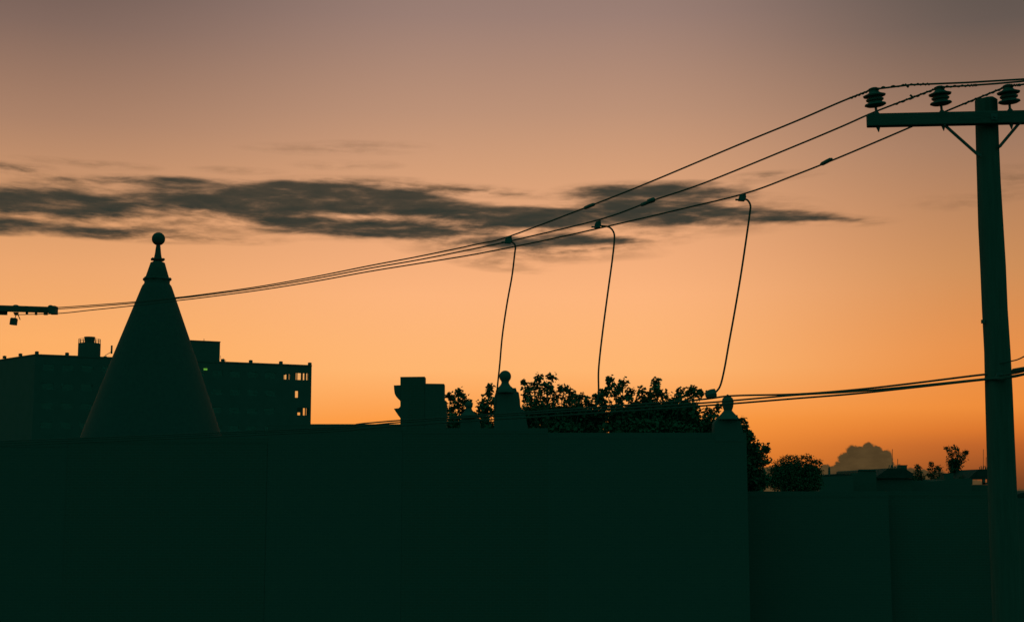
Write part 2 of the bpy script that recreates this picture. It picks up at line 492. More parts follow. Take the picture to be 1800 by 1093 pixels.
# insulators: pin, three sheds and grooved head
INS_TOP = []
def insulator(px, k):
    base = aC + adir * (U(px, 205, aC.y).x - aC.x)
    # keep the pixel column on the slanted arm
    for _ in range(6):
        d = ray(px, 205); t_ = base.y / d.y
        base = base + adir * ((d.x * t_) - base.x)
    base.z = zarm + hz
    ax = Vector((-0.10 + 0.02 * k, -0.05, 1)).normalized()
    u = 0.0060
    prof = [(4.5 * u, 14 * u), (15 * u, 15 * u), (20 * u, 17.5 * u), (19 * u, 20 * u), (13 * u, 22 * u), (13 * u, 24 * u), (16 * u, 26 * u),
            (16.5 * u, 28.5 * u), (13 * u, 30.5 * u), (13 * u, 32 * u), (20 * u, 33.5 * u), (21 * u, 36 * u), (13 * u, 39 * u), (9.5 * u, 41.5 * u), (8.5 * u, 44 * u), (9.5 * u, 46 * u),
            (8.5 * u, 49 * u), (5 * u, 50.5 * u), (1 * u, 51 * u)]
    ins = MB().lathe(prof, base, 24, ax).build('insulator', MT['porcelain'], pole, True); ins.location = -pole.location
    pin = MB().tube([base - ax * (2 * hz + 0.06), base - ax * (2 * hz + 0.005), base - ax * 0.02, base + ax * (15 * u)], [0.004, 0.024, 0.014, 0.015], 8)
    pin.lathe([(0.034, 0), (0.030, 0.012), (0.018, 0.03)], base, 10)
    po = pin.build('pin', MT['steel'], ins, True)
    top = base + ax * (44 * u); INS_TOP.append(top)


for k, px in enumerate((1541, 1656, 1776)): insulator(px, k)
# lower cable bracket and small hardware on the shaft
zb = U(1760, 661, PY).z
MB().tube([(-0.02, -0.16, zb - 0.02), (-0.02, -0.12, zb - 0.02)], 0.05, 10).build('cable_clamp', MT['steel'], pole)
zk = U(1733, 566, PY).z
MB().box(-0.168, -0.13, -0.06, -0.03, zk - 0.02, zk + 0.02).build('bolt', MT['steel'], pole)

# ------------------------------------------------------------------ left pole with its crossarm in view
LY = 35.0
lend = U(98, 545, LY)
lp = empty('utility_pole', (U(-95, 545, LY - 0.5).x, LY - 0.5, 0))
tag(lp, 'far utility pole whose crossarm end with hanging box shows at the left edge', 'utility pole', 'wooden power line poles')
zl = lend.z
MB().tube([(0, 0, 0), (0, 0, 5), (0, 0, zl + 0.5), (0, 0, zl + 0.53)], [0.16, 0.14, 0.125, 0.08], 16).build('shaft', MT['wood'], lp, True)
ldir = (Vector((lend.x, lend.y, 0)) - Vector((lp.location.x, lp.location.y - 0.18, 0))); ll = ldir.length; lrz = math.atan2(ldir.y, ldir.x)
ao = MB().box(-ll, ll, -0.05, 0.05, -0.075, 0.075).build('crossarm', MT['arm_wood'], lp)
ao.location = (0, -0.18, zl); ao.rotation_euler.z = lrz
mod = ao.modifiers.new('bevel', 'BEVEL'); mod.width = 0.012; mod.segments = 2
ao2 = MB().box(-ll, ll - 1.14, 0.052, 0.15, -0.145, 0.085).build('crossarm', MT['arm_wood'], lp)
ao2.location = (0, -0.18, zl); ao2.rotation_euler.z = lrz
k_ = 14e-3   # metres per photo pixel at that distance
for (px, py, w, h, nm) in ((28, 536.5, 11, 6, 'insulator_cap'), (89, 537, 9, 6, 'insulator_cap'), (93, 545, 11, 14, 'end_plate'), (80, 551, 6, 5, 'bolt'), (63, 551, 3, 5, 'bolt'), (47, 550, 3, 4, 'bolt'), (28, 551, 9, 5, 'bracket')):
    p = L(lp, U(px, py, LY - 0.07))
    m_ = MB()
    if nm == 'insulator_cap':
        m_.lathe([(w * k_ / 2, -h * k_), (w * k_ / 2, -h * k_ * 0.2), (w * k_ * 0.35, h * k_ * 0.05), (w * k_ * 0.12, h * k_ * 0.15)], p, 10)
    elif nm == 'bracket':
        m_.prism([(p.x - w * k_ * .5, p.z + h * k_ * .4), (p.x + w * k_ * .45, p.z + h * k_ * .4), (p.x + w * k_ * .2, p.z - h * k_ * .6), (p.x - w * k_ * .15, p.z - h * k_ * .6)], p.y - 0.03, p.y + 0.05)
    else:
        m_.box(p.x - w * k_ / 2, p.x + w * k_ / 2, p.y - 0.09 if nm == 'end_plate' else p.y - 0.02, p.y + (0.16 if nm == 'end_plate' else 0.05), p.z - h * k_ / 2, p.z + h * k_ / 2)
    m_.build(nm, MT['steel'], lp)
# hanging box (cutout) on a short hanger
p0 = L(lp, U(28, 552, LY - 0.05)); p1 = L(lp, U(27, 558, LY - 0.05)); pc = L(lp, U(24, 565.5, LY - 0.05))
hb = MB()
for dx_, dz_ in ((0, 0),):
    hb.box(-0.075, 0.075, -0.06, 0.06, -0.08, 0.08)
hb.box(-0.06, 0.06, -0.05, 0.05, 0.08, 0.095)
ho = hb.build('hanging_box', MT['steel'], lp); ho.location = pc; ho.rotation_euler = (0, R(6), 0)
MB().tube([p0, p1, pc + Vector((0.02, 0, 0.09))], 0.011, 6).build('hanger', MT['steel'], lp)
MB().tube([L(lp, U(31, 551, LY - 0.05)), L(lp, U(33, 556, LY - 0.05)), L(lp, U(35.5, 562, LY - 0.05))], 0.012, 6).build('lever', MT['steel'], lp)

# ------------------------------------------------------------------ wires
def plan(A, B):
    """depth at which photo column/row meets the vertical plane through A and B"""
    def f(px, py):
        d = ray(px, py)
        n = Vector((-(B.y - A.y), B.x - A.x, 0))
        return (n.dot(A - CAM)) / n.dot(d) * d.y
    return f


LEFT_END = lend + Vector((0.0, 0.0, 0.0))
wires = [
    ([(1480, 178.5), (1400, 213), (1300, 254), (1143, 320), (1036, 362.5), (894, 416), (840, 429), (740, 450), (650, 467), (550, 487), (450, 504.5), (350, 518.3), (310, 523), (232, 531), (160, 536.5), (100, 540.5)], (70, 541)),
    ([(1544, 194.5), (1480, 222.5), (1400, 256), (1240, 321), (1146, 353), (1054, 386), (900, 423), (840, 436), (740, 456), (650, 471.5), (550, 490.5), (450, 507), (350, 520.2), (310, 524.7), (232, 533.2), (160, 539), (100, 543)], (65, 544)),
    ([(1665, 195), (1600, 224), (1480, 275), (1400, 307), (1312, 339.5), (1200, 367), (1076, 396), (960, 422), (840, 446), (740, 462.5), (650, 477), (550, 495), (450, 510.8), (350, 523.8), (312, 528.2), (232, 537.5), (160, 545), (100, 551)], (25, 553)),
]
names = ['upper overhead wire, running to the insulator at the end of the crossarm',
         'middle overhead wire, running to the insulator beside the pole top on its left',
         'lowest of the three overhead wires, running to the insulator right of the pole top']
RDIR = Vector((1.0, -0.15, 0.0)).normalized()
WF = []
rights = [((1600, 149.5), (1700, 145.5), (1800, 139.5)), ((1700, 151), (1750, 147.5), (1800, 143)), ((1790, 150), (1800, 148.5), (1830, 145))]
for k in range(3):
    A = INS_TOP[k] + Vector((0, -0.05, 0.015))
    B = U(wires[k][1][0], wires[k][1][1], LY - 0.1)
    f = plan(A, B); WF.append(f)
    pts = [A] + [U(px, py, f(px, py)) for px, py in wires[k][0]] + [B]
    # beyond the pole the wire turns and runs on to the right, past the frame
    rdir_pts = []
    fr = plan(A, A + Vector((3.0, -1.2, 0)))
    for px, py in rights[k]: rdir_pts.append(U(px, py, fr(px, py)))
    last = rdir_pts[-1]
    run = (rdir_pts[-1] - rdir_pts[0]).normalized()
    ext = [last + Vector((3.0, -1.2, 0)).normalized() * s_ + Vector((0, 0, 0.0004 * s_ * (s_ - 30))) for s_ in (2, 6, 12, 20, 28)]
    full = list(reversed(ext)) + list(reversed(rdir_pts)) + [A + Vector((0.06, 0, 0.0))] + spline(pts, 6)
    w = MB().tube(full, 0.0105, 6)
    wo_ = w.build('overhead_wire', MT['cable'], None, True)
    tag(wo_, names[k], 'power line', 'overhead wires between the poles')
    # spiral ties either side of the insulator
    def spiral(path_pts, turns, r):
        pth = spline(path_pts, 12); n = len(pth); out = []
        sub = []
        for i in range(n - 1):
            for q in range(4): sub.append(pth[i].lerp(pth[i + 1], q / 4))
        m = len(sub)
        for i, p in enumerate(sub):
            d = (sub[min(i + 1, m - 1)] - sub[max(i - 1, 0)]).normalized(); o1 = d.orthogonal().normalized(); o2 = d.cross(o1)
            an = 2 * math.pi * turns * i / m
            out.append(p + (o1 * math.cos(an) + o2 * math.sin(an)) * r)
        return out
    ls = spline(pts, 6)
    seg = [p for p in ls if (p - A).length < 0.75]
    if len(seg) < 2: seg = [A, A.lerp(ls[3], 0.8)]
    MB().tube(spiral([A, A.lerp(pts[1], 0.33), A.lerp(pts[1], 0.75)], 8, 0.011), 0.0065, 5).build('tie', MT['cable'], wo_)
    MB().tube(spiral([A, rdir_pts[0], rdir_pts[0].lerp(rdir_pts[1], 0.35)], 8, 0.011), 0.0065, 5).build('tie', MT['cable'], wo_)
    MB().tube([A + Vector((0.055 * math.cos(q * math.pi / 6), 0.05 + 0.055 * math.sin(q * math.pi / 6), 0)) for q in range(13)], 0.009, 5).build('tie', MT['cable'], wo_)
    # compression splices on the wire
    for (px, py, px2, py2, r) in {0: [(1026, 366.5, 1046, 358.5, 0.026)], 1: [(1126, 361, 1141, 355, 0.026), (1138, 355, 1151, 350.5, 0.036)], 2: [(1442, 290, 1463, 279, 0.026)]}[k]:
        a = U(px, py, f(px, py)); b = U(px2, py2, f(px2, py2))
        MB().tube([a, a.lerp(b, 0.15), a.lerp(b, 0.5), a.lerp(b, 0.85), b], [r * 0.45, r * 0.95, r, r * 0.95, r * 0.45], 8).build('splice', MT['steel'], wo_, True)
    if k in (0, 1):
        for px, py in ({0: [(1594, 151)], 1: [(1603, 170)]}[k]):
            q = U(px, py, A.y - 0.05)
            MB().tube([q + Vector((-0.02, 0, 0.02)), q + Vector((0.02, 0, -0.02))], 0.012, 5).build('tie', MT['cable'], wo_)

# lower cables, pole to pole
lowers = [
    ([(1735, 657.5), (1600, 674), (1500, 685), (1400, 692.5), (1285, 695.5), (1220, 703), (1000, 719), (850, 729), (704, 738.5), (638, 744), (500, 755)], 'lower cable, topmost of the three, with the connector lump near the right finial'),
    ([(1735, 665.5), (1600, 679), (1500, 688), (1400, 694), (1285, 704), (1220, 709), (1000, 723), (850, 732), (704, 742), (638, 748), (500, 758)], 'lower cable, middle one of the three between the trees and the pole'),
    ([(1735, 666.5), (1600, 681.5), (1500, 692), (1400, 700), (1290, 709), (1220, 714), (1000, 729), (850, 738), (704, 748), (638, 753), (500, 762)], 'lower cable, bottom one of the three between the trees and the pole'),
]
LF = []
lowobjs = []
for k, (pp, lab) in enumerate(lowers):
    A = Vector((PX, PY - 0.175 - 0.03 * k, 0)); B = U(-60, 800, LY + 0.6)
    f = plan(A, B); LF.append(f)
    pts = [U(px, py, f(px, py)) for px, py in pp]
    pts.append(Vector((lp.location.x, lp.location.y - 0.15, U(-90, 783 + 4 * k, LY + 1).z)))
    A = U(1757, (659.5, 663.5, 666)[k], PY - 0.16 - 0.02 * k)
    Rr = [U(1785, (655.5, 660, 661.5)[k], PY - 0.3), U(1800, (652, 657, 658)[k], PY - 0.45)]
    ext = [Rr[1] + Vector((3.0, -1.9, 0.0)).normalized() * s_ + Vector((0, 0, 0.05 * s_)) for s_ in (1.5, 5, 10, 18, 26)]
    o = MB().tube(list(reversed(ext)) + list(reversed(Rr)) + spline([A] + pts, 5), 0.0115, 6).build('lower_cable', MT['cable'], None, True)
    tag(o, lab, 'cable', 'lower cables between the poles'); lowobjs.append(o)
    if k == 0:   # thick dead-end sleeve right of the pole
        MB().tube([U(1779, 653, PY - 0.2), U(1782, 651.5, PY - 0.25), U(1797, 649.5, PY - 0.42), U(1830, 645, PY - 0.8)], [0.012, 0.026, 0.03, 0.03], 10).build('sleeve', MT['cable'], o, True)
        cp = f(1250, 693)
        c0 = U(1240, 694.5, cp); c1 = U(1258, 690.5, cp)
        MB().tube([c0, c0.lerp(c1, .15), c0.lerp(c1, .6), c1, c1 + (c1 - c0) * 0.05], [0.03, 0.052, 0.062, 0.058, 0.03], 8).build('connector', MT['steel'], o)
thin = MB().tube(spline([U(1757, 638, PY - 0.14), U(1778, 634.5, PY - 0.2), U(1800, 626.5, PY - 0.4), U(1860, 590, PY - 1.0), U(2100, 470, PY - 2.5)], 5), 0.007, 6).build('thin_wire', MT['cable'], None, True)
tag(thin, 'thin wire curving up to the right from the utility pole', 'wire')

# drop wires hanging from clamps
drops = [
    (0, [(897, 425), (903, 427.5), (906, 434), (904.5, 448), (900, 485), (891, 535), (883, 590), (878.5, 640), (874.5, 678), (871, 715), (868, 727)], (893, 421, 12, 13), 'drop wire hanging left, falling beside the ball finial', 0),
    (1, [(1056, 397), (1070, 399), (1078, 407), (1080, 420), (1076.5, 455), (1069, 510), (1061, 570), (1055, 620), (1052, 655), (1052, 690), (1048, 714)], (1050, 394.5, 11, 12), 'drop wire in the middle, falling into the tree tops', 1),
    (2, [(1307, 350), (1314, 352), (1319, 361), (1318, 375), (1311, 425), (1302, 485), (1291, 550), (1281, 605), (1274, 645), (1267, 675), (1260, 687), (1251, 693)], (1304, 346.5, 12, 13), 'drop wire hanging right, ending at a connector on the lower cable', 0),
]
for k, pp, (cx, cy, cw, ch), lab, lo in drops:
    f = WF[k]; D0 = f(cx, cy - 5); D1 = LF[lo](*pp[-1])
    n = len(pp)
    pts = [U(px, py, D0 + (D1 - D0) * min(1.0, max(0.0, (py - pp[0][1]) / (pp[-1][1] - pp[0][1])))) for px, py in pp]
    o = MB().tube(spline(pts, 6), 0.0125, 6).build('drop_wire', MT['cable'], None, True)
    tag(o, lab, 'drop wire', 'drop wires between upper and lower lines')
    u = D0 / FPX
    c = U(cx, cy, D0); cw *= 1.22; ch *= 1.15
    cl = MB()
    cl.prism([(c.x - cw * .42 * u, c.z - ch * .45 * u), (c.x + cw * .3 * u, c.z - ch * .5 * u), (c.x + cw * .5 * u, c.z - ch * .1 * u), (c.x + cw * .42 * u, c.z + ch * .5 * u), (c.x - cw * .2 * u, c.z + ch * .3 * u), (c.x - cw * .35 * u, c.z + 0.0)], c.y - 0.035, c.y + 0.035)
    clo = cl.build('clamp', MT['steel'], o)
    MB().tube([c + Vector((-cw * .8 * u, 0, -ch * .33 * u)), c + Vector((cw * .3 * u, 0, -ch * .33 * u))], 0.012, 6).build('clamp_screw', MT['steel'], clo)

# ------------------------------------------------------------------ street row
FY = 40.0
def X(px, py=760, Y=FY): return U(px, py, Y).x
def Z(py, px=900, Y=FY): return U(px, py, Y).z


def make_window(w, h, key, cache={}):
    """shared meshes: frame, pane, sill of one size"""
    k = (round(w, 2), round(h, 2), key)
    if k not in cache:
        fr = MB(); t_ = 0.06
        fr.box(-w / 2, -w / 2 + t_, -0.045, 0.04, 0, h).box(w / 2 - t_, w / 2, -0.045, 0.04, 0, h)
        fr.box(-w / 2 + t_, w / 2 - t_, -0.045, 0.04, 0, t_).box(-w / 2 + t_, w / 2 - t_, -0.045, 0.04, h - t_, h).box(-w / 2 + t_, w / 2 - t_, -0.04, 0.03, h * .5 - .025, h * .5 + .025)
        pn = MB().box(-w / 2 + t_, w / 2 - t_, -0.033, -0.027, t_, h - t_)
        si = MB().box(-w / 2 - 0.05, w / 2 + 0.05, -0.065, 0.02, -0.08, -0.003)
        bl = MB().box(-w / 2 + t_, w / 2 - t_, -0.015, -0.007, t_, h - t_)
        cache[k] = (fr.mesh('frame', MT['trim']), pn.mesh('pane', MT['glass']), si.mesh('sill', MT['stone']), bl.mesh('blind', MT['blind']))
    return cache[k]


def place_window(root, x, y, z, w, h, key='row', rz=0.0, sill=True):
    fr, pn, si, bl = make_window(w, h, key)
    f = link('window', fr, root, (x, y, z), rz)
    link('pane', pn, f)
    link('blind', bl, f)
    if sill: link('sill', si, f)
    return f


def row_house(px0, px1, py_top, label, brick, cols, cornice=0.35, depth=9.0, Y=FY, rows=((0.75, 2.0),), door=True):
    x0 = X(px0, py_top, Y); x1 = X(px1, py_top, Y); zt = Z(py_top, (px0 + px1) / 2, Y)
    cx = (x0 + x1) / 2
    root = empty('row_house', (cx, Y, 0)); tag(root, label, 'house', 'row houses along the street')
    w = x1 - x0
    ops = []; wl = []
    for (zb_, h) in rows:
        if zb_ + h > zt - cornice - 0.2: continue
        for i in range(cols):
            wx = -w / 2 + w * (i + 0.5) / cols
            ww = min(1.05, w / cols * 0.55)
            if door and zb_ < 1.5 and i == cols - 1:
                ops.append((wx - 0.5, wx + 0.5, 0.55, 2.95)); continue
            ops.append((wx - ww / 2, wx + ww / 2, zb_, zb_ + h)); wl.append((wx, zb_, ww, h))
    wall = MB().wall(-w / 2, w / 2, 0, zt, 0, 0.3, ops).build('wall', brick, root)
    MB().box(-w / 2, w / 2, 0.32, depth, 0, zt - 0.35).build('rear_wall', MT['brick_b'], root)
    for (wx, zb_, ww, h) in wl:
        place_window(root, wx, 0.05, zb_, ww, h, 'row', 0, False)
        MB().box(wx - ww / 2 - .12, wx + ww / 2 + .12, -0.004, 0.02, zb_ + h + 0.003, zb_ + h + 0.24).build('lintel', brick, root)
    if door:
        wx = -w / 2 + w * (cols - 0.5) / cols
        d = MB().box(wx - 0.497, wx + 0.497, 0.12, 0.18, 0.553, 2.5).build('door', MT['trim'], root)
        MB().ball((wx - 0.4, 0.09, 1.55), 0.03, 8).build('handle', MT['steel'], d)
        MB().box(wx - 0.497, wx + 0.497, 0.14, 0.16, 2.52, 2.947).build('transom', MT['glass'], root)
        for i in range(3):
            MB().box(wx - 0.7, wx + 0.7, -1.2 + 0.38 * i, -0.005, 0.131 + 0.14 * i, 0.27 + 0.14 * i).build('step', MT['stone'], root)
    if cornice:
        c = MB()
        c.box(-w / 2, w / 2, -0.006, -0.003, zt - 0.16, zt - 0.003)
        c.build('cornice', brick, root)
    MB().box(-w / 2 + .02, w / 2 - .02, 0.31, depth, zt - 0.345, zt - 0.28).build('roof', MT['tar'], root)
    return root, zt


# far left row house and turret house
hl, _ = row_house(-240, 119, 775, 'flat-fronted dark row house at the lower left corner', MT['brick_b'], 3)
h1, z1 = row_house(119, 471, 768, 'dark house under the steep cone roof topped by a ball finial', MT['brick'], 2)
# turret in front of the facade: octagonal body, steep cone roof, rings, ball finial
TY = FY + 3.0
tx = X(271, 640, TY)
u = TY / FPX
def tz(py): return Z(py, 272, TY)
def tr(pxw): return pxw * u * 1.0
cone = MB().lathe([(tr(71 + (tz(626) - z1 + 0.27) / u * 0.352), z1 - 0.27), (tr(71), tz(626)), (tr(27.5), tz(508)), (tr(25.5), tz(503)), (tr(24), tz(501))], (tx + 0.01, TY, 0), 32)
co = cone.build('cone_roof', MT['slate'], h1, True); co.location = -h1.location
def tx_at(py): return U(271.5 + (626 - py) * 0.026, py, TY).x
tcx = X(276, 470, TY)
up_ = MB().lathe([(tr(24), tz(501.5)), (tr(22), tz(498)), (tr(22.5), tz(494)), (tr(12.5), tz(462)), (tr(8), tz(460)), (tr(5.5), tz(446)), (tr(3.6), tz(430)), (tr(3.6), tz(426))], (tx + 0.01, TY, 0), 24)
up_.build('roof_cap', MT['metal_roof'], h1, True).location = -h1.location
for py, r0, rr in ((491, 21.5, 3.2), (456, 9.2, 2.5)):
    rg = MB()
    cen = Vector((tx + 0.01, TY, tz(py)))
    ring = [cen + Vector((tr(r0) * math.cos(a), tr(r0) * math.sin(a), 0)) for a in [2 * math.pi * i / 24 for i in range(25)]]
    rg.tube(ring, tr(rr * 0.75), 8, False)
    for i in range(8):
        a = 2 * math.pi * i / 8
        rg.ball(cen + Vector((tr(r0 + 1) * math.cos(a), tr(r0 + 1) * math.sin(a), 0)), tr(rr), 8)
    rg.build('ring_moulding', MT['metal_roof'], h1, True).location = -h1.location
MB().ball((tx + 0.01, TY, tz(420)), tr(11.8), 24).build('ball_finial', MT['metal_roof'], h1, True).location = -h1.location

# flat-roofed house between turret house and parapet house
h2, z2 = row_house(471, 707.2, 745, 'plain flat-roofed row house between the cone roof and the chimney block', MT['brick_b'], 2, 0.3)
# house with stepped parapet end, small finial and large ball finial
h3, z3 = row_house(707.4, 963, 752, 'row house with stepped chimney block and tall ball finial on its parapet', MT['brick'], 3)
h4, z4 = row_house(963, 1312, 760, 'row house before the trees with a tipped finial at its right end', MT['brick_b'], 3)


def PZ(px, py, Y=FY - 0.15): p = U(px, py, Y); return (p.x, p.z)


def px_prism(root, name, pts, y0, y1, m):
    o = MB().prism([PZ(a, b) for a, b in pts], y0, y1).build(name, m, root); o.location = -root.location; return o


chim = px_prism(h3, 'chimney_stack', [(703, 757), (703, 661.5), (746, 661), (746, 757)], FY - 0.008, FY + 0.55, MT['brick'])
px_prism(h3, 'parapet_block', [(746.4, 757), (746.4, 673.2), (780, 673.6), (780, 702), (784, 704), (784, 757)], FY - 0.005, FY + 0.6, MT['brick_b'])
px_prism(h3, 'moulded_cornice', [(702.7, 676), (691.5, 676.3), (692, 684), (693, 691), (695.5, 696), (699, 700), (702, 703), (702.7, 704), (702.7, 676)][:-1], FY - 0.012, FY + 0.5, MT['stone'])
px_prism(h3, 'corbel', [(702.7, 704.2), (703.5, 708), (702.7, 714), (700, 716.5), (691.5, 717.5), (699, 729), (707, 739), (705, 744), (702.7, 748), (712, 757), (718, 704.5)], FY - 0.011, FY + 0.45, MT['stone'])


def finial(root, cx, prof, Y, m=MT['stone'], n=24, name='ball_finial'):
    u_ = Y / FPX
    pz = [(r * u_, Z(py, cx, Y)) for r, py in prof]
    o = MB().lathe(pz, (X(cx, prof[-1][1], Y), Y, 0), n).build(name, m, root, True); o.location = -root.location; return o


def ballprof(cy, r, neck):
    out = []
    for i in range(13):
        a = math.pi * (i / 12 - 0.5)
        rr = r * math.cos(a)
        if i < 4 and rr < neck: continue
        out.append((max(rr, 0.05), cy - r * math.sin(a)))
    return out


YF = FY + 0.1
# large ball finial on bell-shaped cap and pier
finial(h3, 888, [(17, 690), (16.5, 686), (14, 682), (9.5, 678), (7.5, 675), (6.4, 672)] + ballprof(661.5, 10.6, 6.4), YF)
px_prism(h3, 'finial_base', [(868, 757), (868, 700), (869.5, 694), (871, 689), (875, 685), (880, 681.5), (907, 681), (908.5, 687), (912, 689), (914, 702), (915, 716), (922, 720), (927, 745), (929, 757)], FY - 0.009, FY + 0.5, MT['stone'])
finial(h3, 824, [(14.5, 735), (14, 729), (9.5, 725), (6, 720)] + ballprof(712, 7.2, 4.5), YF)
px_prism(h3, 'parapet_cap', [(809, 757), (809, 737), (815, 731), (835, 731), (842, 737), (846, 757)], FY - 0.008, FY + 0.5, MT['stone'])
# tipped finial at the right end
finial(h4, 1279, [(20, 737), (17, 732), (12, 727), (8.5, 723), (7.2, 721), (9, 716), (10.2, 710), (10.4, 705), (9, 700), (5.5, 697), (2.6, 695.5), (2.2, 694), (0.3, 692.6)], YF, name='tipped_finial')
px_prism(h4, 'finial_base', [(1257, 775), (1257, 744), (1261, 737), (1266, 731), (1298, 728.5), (1299, 739), (1303.5, 740), (1306, 752), (1311, 775)], FY - 0.009, FY + 0.5, MT['stone'])

# low buildings on the right in front of the far roofs
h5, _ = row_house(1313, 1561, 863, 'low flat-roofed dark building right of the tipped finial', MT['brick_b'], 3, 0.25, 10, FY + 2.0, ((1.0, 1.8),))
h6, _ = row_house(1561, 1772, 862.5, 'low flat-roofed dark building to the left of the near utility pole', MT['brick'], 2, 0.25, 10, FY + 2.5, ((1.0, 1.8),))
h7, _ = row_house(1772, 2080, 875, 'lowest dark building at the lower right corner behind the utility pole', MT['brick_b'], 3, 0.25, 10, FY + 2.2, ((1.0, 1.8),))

# ------------------------------------------------------------------ apartment block far behind, left
D0 = 230.0
ztop_a = U(62, 622, D0).z
P0 = U(62, 622, D0); P1 = U(548, 641.5, solveY(548, 641.5, ztop_a)); PL = U(-30, 636, solveY(-30, 636, ztop_a))
ab = empty('apartment_block', (P0.x, P0.y, 0)); tag(ab, 'long dark apartment block with rooftop tank, behind the cone roof', 'apartment building')
fd = Vector((P1.x - P0.x, P1.y - P0.y, 0)); FLEN = fd.length; fd.normalize(); fn = Vector((-fd.y, fd.x, 0))
ab.rotation_euler.z = math.atan2(fd.y, fd.x)


def loc_on(px, py, off=0.0):
    """local (s, z) where the photo pixel meets the facade plane moved back by off"""
    d = ray(px, py); o = Vector((P0.x, P0.y, 0)) + fn * off
    t_ = fn.dot(o - Vector((CAM.x, CAM.y, 0))) / fn.dot(d)
    p = CAM + d * t_
    return (p - o).dot(fd), p.z


def loc_pt(P):
    v = Vector((P.x - P0.x, P.y - P0.y, 0)); return v.dot(fd), v.dot(fn)


zr = ztop_a - 0.25
lx, ly = loc_pt(PL)
DEP = 22.0
sB = loc_on(494, 660)[0]                      # left end of the open corner bay
floor_h = 3.12
z_sill = loc_on(530, 667.2)[1]; z_head = loc_on(530, 656)[1]
rows_z = [(z_sill - floor_h * i, z_head - floor_h * i) for i in range(9) if z_sill - floor_h * i > 0.5]
# windows in the long facade
ops = []
NCOL = 13
vis_rows = rows_z[:5]
wsp = (sB - 1.0) / NCOL
for (a, b) in vis_rows:
    for i in range(NCOL):
        c = 0.6 + wsp * (i + 0.5); ops.append((c - 0.95, c + 0.95, a, b))
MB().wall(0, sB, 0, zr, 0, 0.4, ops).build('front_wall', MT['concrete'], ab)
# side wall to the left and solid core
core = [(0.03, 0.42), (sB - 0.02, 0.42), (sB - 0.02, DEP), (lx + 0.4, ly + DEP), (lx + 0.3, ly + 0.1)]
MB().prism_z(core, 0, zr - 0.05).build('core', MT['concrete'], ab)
side_dir = Vector((lx, ly, 0)); sl = side_dir.length
sw = MB().wall(0, sl, 0, zr, 0, 0.3, []).build('side_wall', MT['concrete'], ab)
sw.rotation_euler.z = math.atan2(ly, lx); sw.location = (0.0, 0.0, 0); sw.scale = (1, -1, 1)
for (a, b) in vis_rows:
    for i in range(NCOL):
        c = 0.6 + wsp * (i + 0.5); place_window(ab, c, 0.06, a, 1.9, b - a, 'block', 0, False)
# open corner bay: glazed on the front and on the right side, so the sky shows through
z_bot = vis_rows[-1][0] - 0.9
MB().box(sB, FLEN, 0, DEP, 0, z_bot).build('corner_base', MT['concrete'], ab)
def fo(pa, pb, ya, yb):
    s0, _ = loc_on(pa, (ya + yb) / 2); s1, _ = loc_on(pb, (ya + yb) / 2)
    return (s0, s1, loc_on((pa + pb) / 2, yb)[1], loc_on((pa + pb) / 2, ya)[1])
bay = [fo(499.2, 510.2, 657.2, 666.6), fo(516.8, 543.2, 655.6, 667.6), fo(518.8, 524.6, 686.8, 698.6), fo(522.3, 543.0, 716.8, 729.6)]
MB().wall(sB, FLEN, z_bot + 0.003, zr, 0, 0.35, bay).build('corner_wall', MT['concrete'], ab)
side_ops = []
for k, (a, b) in enumerate(rows_z[:4]):
    fl = a - 0.75
    for y0_, y1_ in ((0.9, 4.6), (4.95, 9.2), (9.9, 13.2), (13.7, 17.5), (17.8, 20.6)):
        side_ops.append((y0_, y1_, fl + 0.35, fl + floor_h - 0.28))
sd_ = MB().wall(0, DEP, z_bot + 0.003, zr, 0, 0.3, side_ops).build('side_wall', MT['concrete'], ab)
sd_.rotation_euler.z = R(90); sd_.location = (FLEN, 0.352, 0)
for k, (a, b) in enumerate(rows_z[:4]):
    fl = a - 0.75
    MB().box(sB + .003, FLEN - 0.303, 0.355, DEP, fl - 0.2, fl).build('floor_slab', MT['concrete'], ab)
MB().box(sB + .003, FLEN - 0.303, 0.355, DEP, zr - 0.3, zr - 0.01).build('roof_slab', MT['tar'], ab)
MB().box(sB + .003, FLEN - 0.303, DEP - 0.3, DEP - 0.003, z_bot + 0.01, zr - 0.31).build('rear_wall', MT['concrete'], ab)
# glass and mullions in the front openings of the bay
for (s0, s1, za, zb_) in bay:
    MB().box(s0, s1, 0.17, 0.182, za, zb_).build('pane', MT['glass'], ab)
for px, ya, yb, wd in ((506.6, 657, 667, 0.22), (508.6, 657, 667, 0.1), (501, 657, 667, 0.07), (503.8, 657, 667, 0.05), (519.5, 655, 668, 0.16), (522.2, 655, 668, 0.2), (529.4, 655, 668, 0.09), (531.6, 655, 668, 0.12), (535.9, 655, 668, 0.16), (537.6, 655, 668, 0.2), (540.3, 655, 668, 0.1),
                       (530.8, 716.6, 730, 0.42), (524.3, 716.6, 724.5, 0.55), (527.8, 716.6, 724.5, 0.5), (537, 716.6, 730, 0.22), (539.4, 716.6, 730, 0.12), (522.6, 716.6, 730, 0.1)):
    s_, za = loc_on(px, yb); _, zb_ = loc_on(px, ya)
    MB().box(s_ - wd / 2, s_ + wd / 2, 0.1, 0.16, za, zb_).build('mullion', MT['metal_roof'], ab)
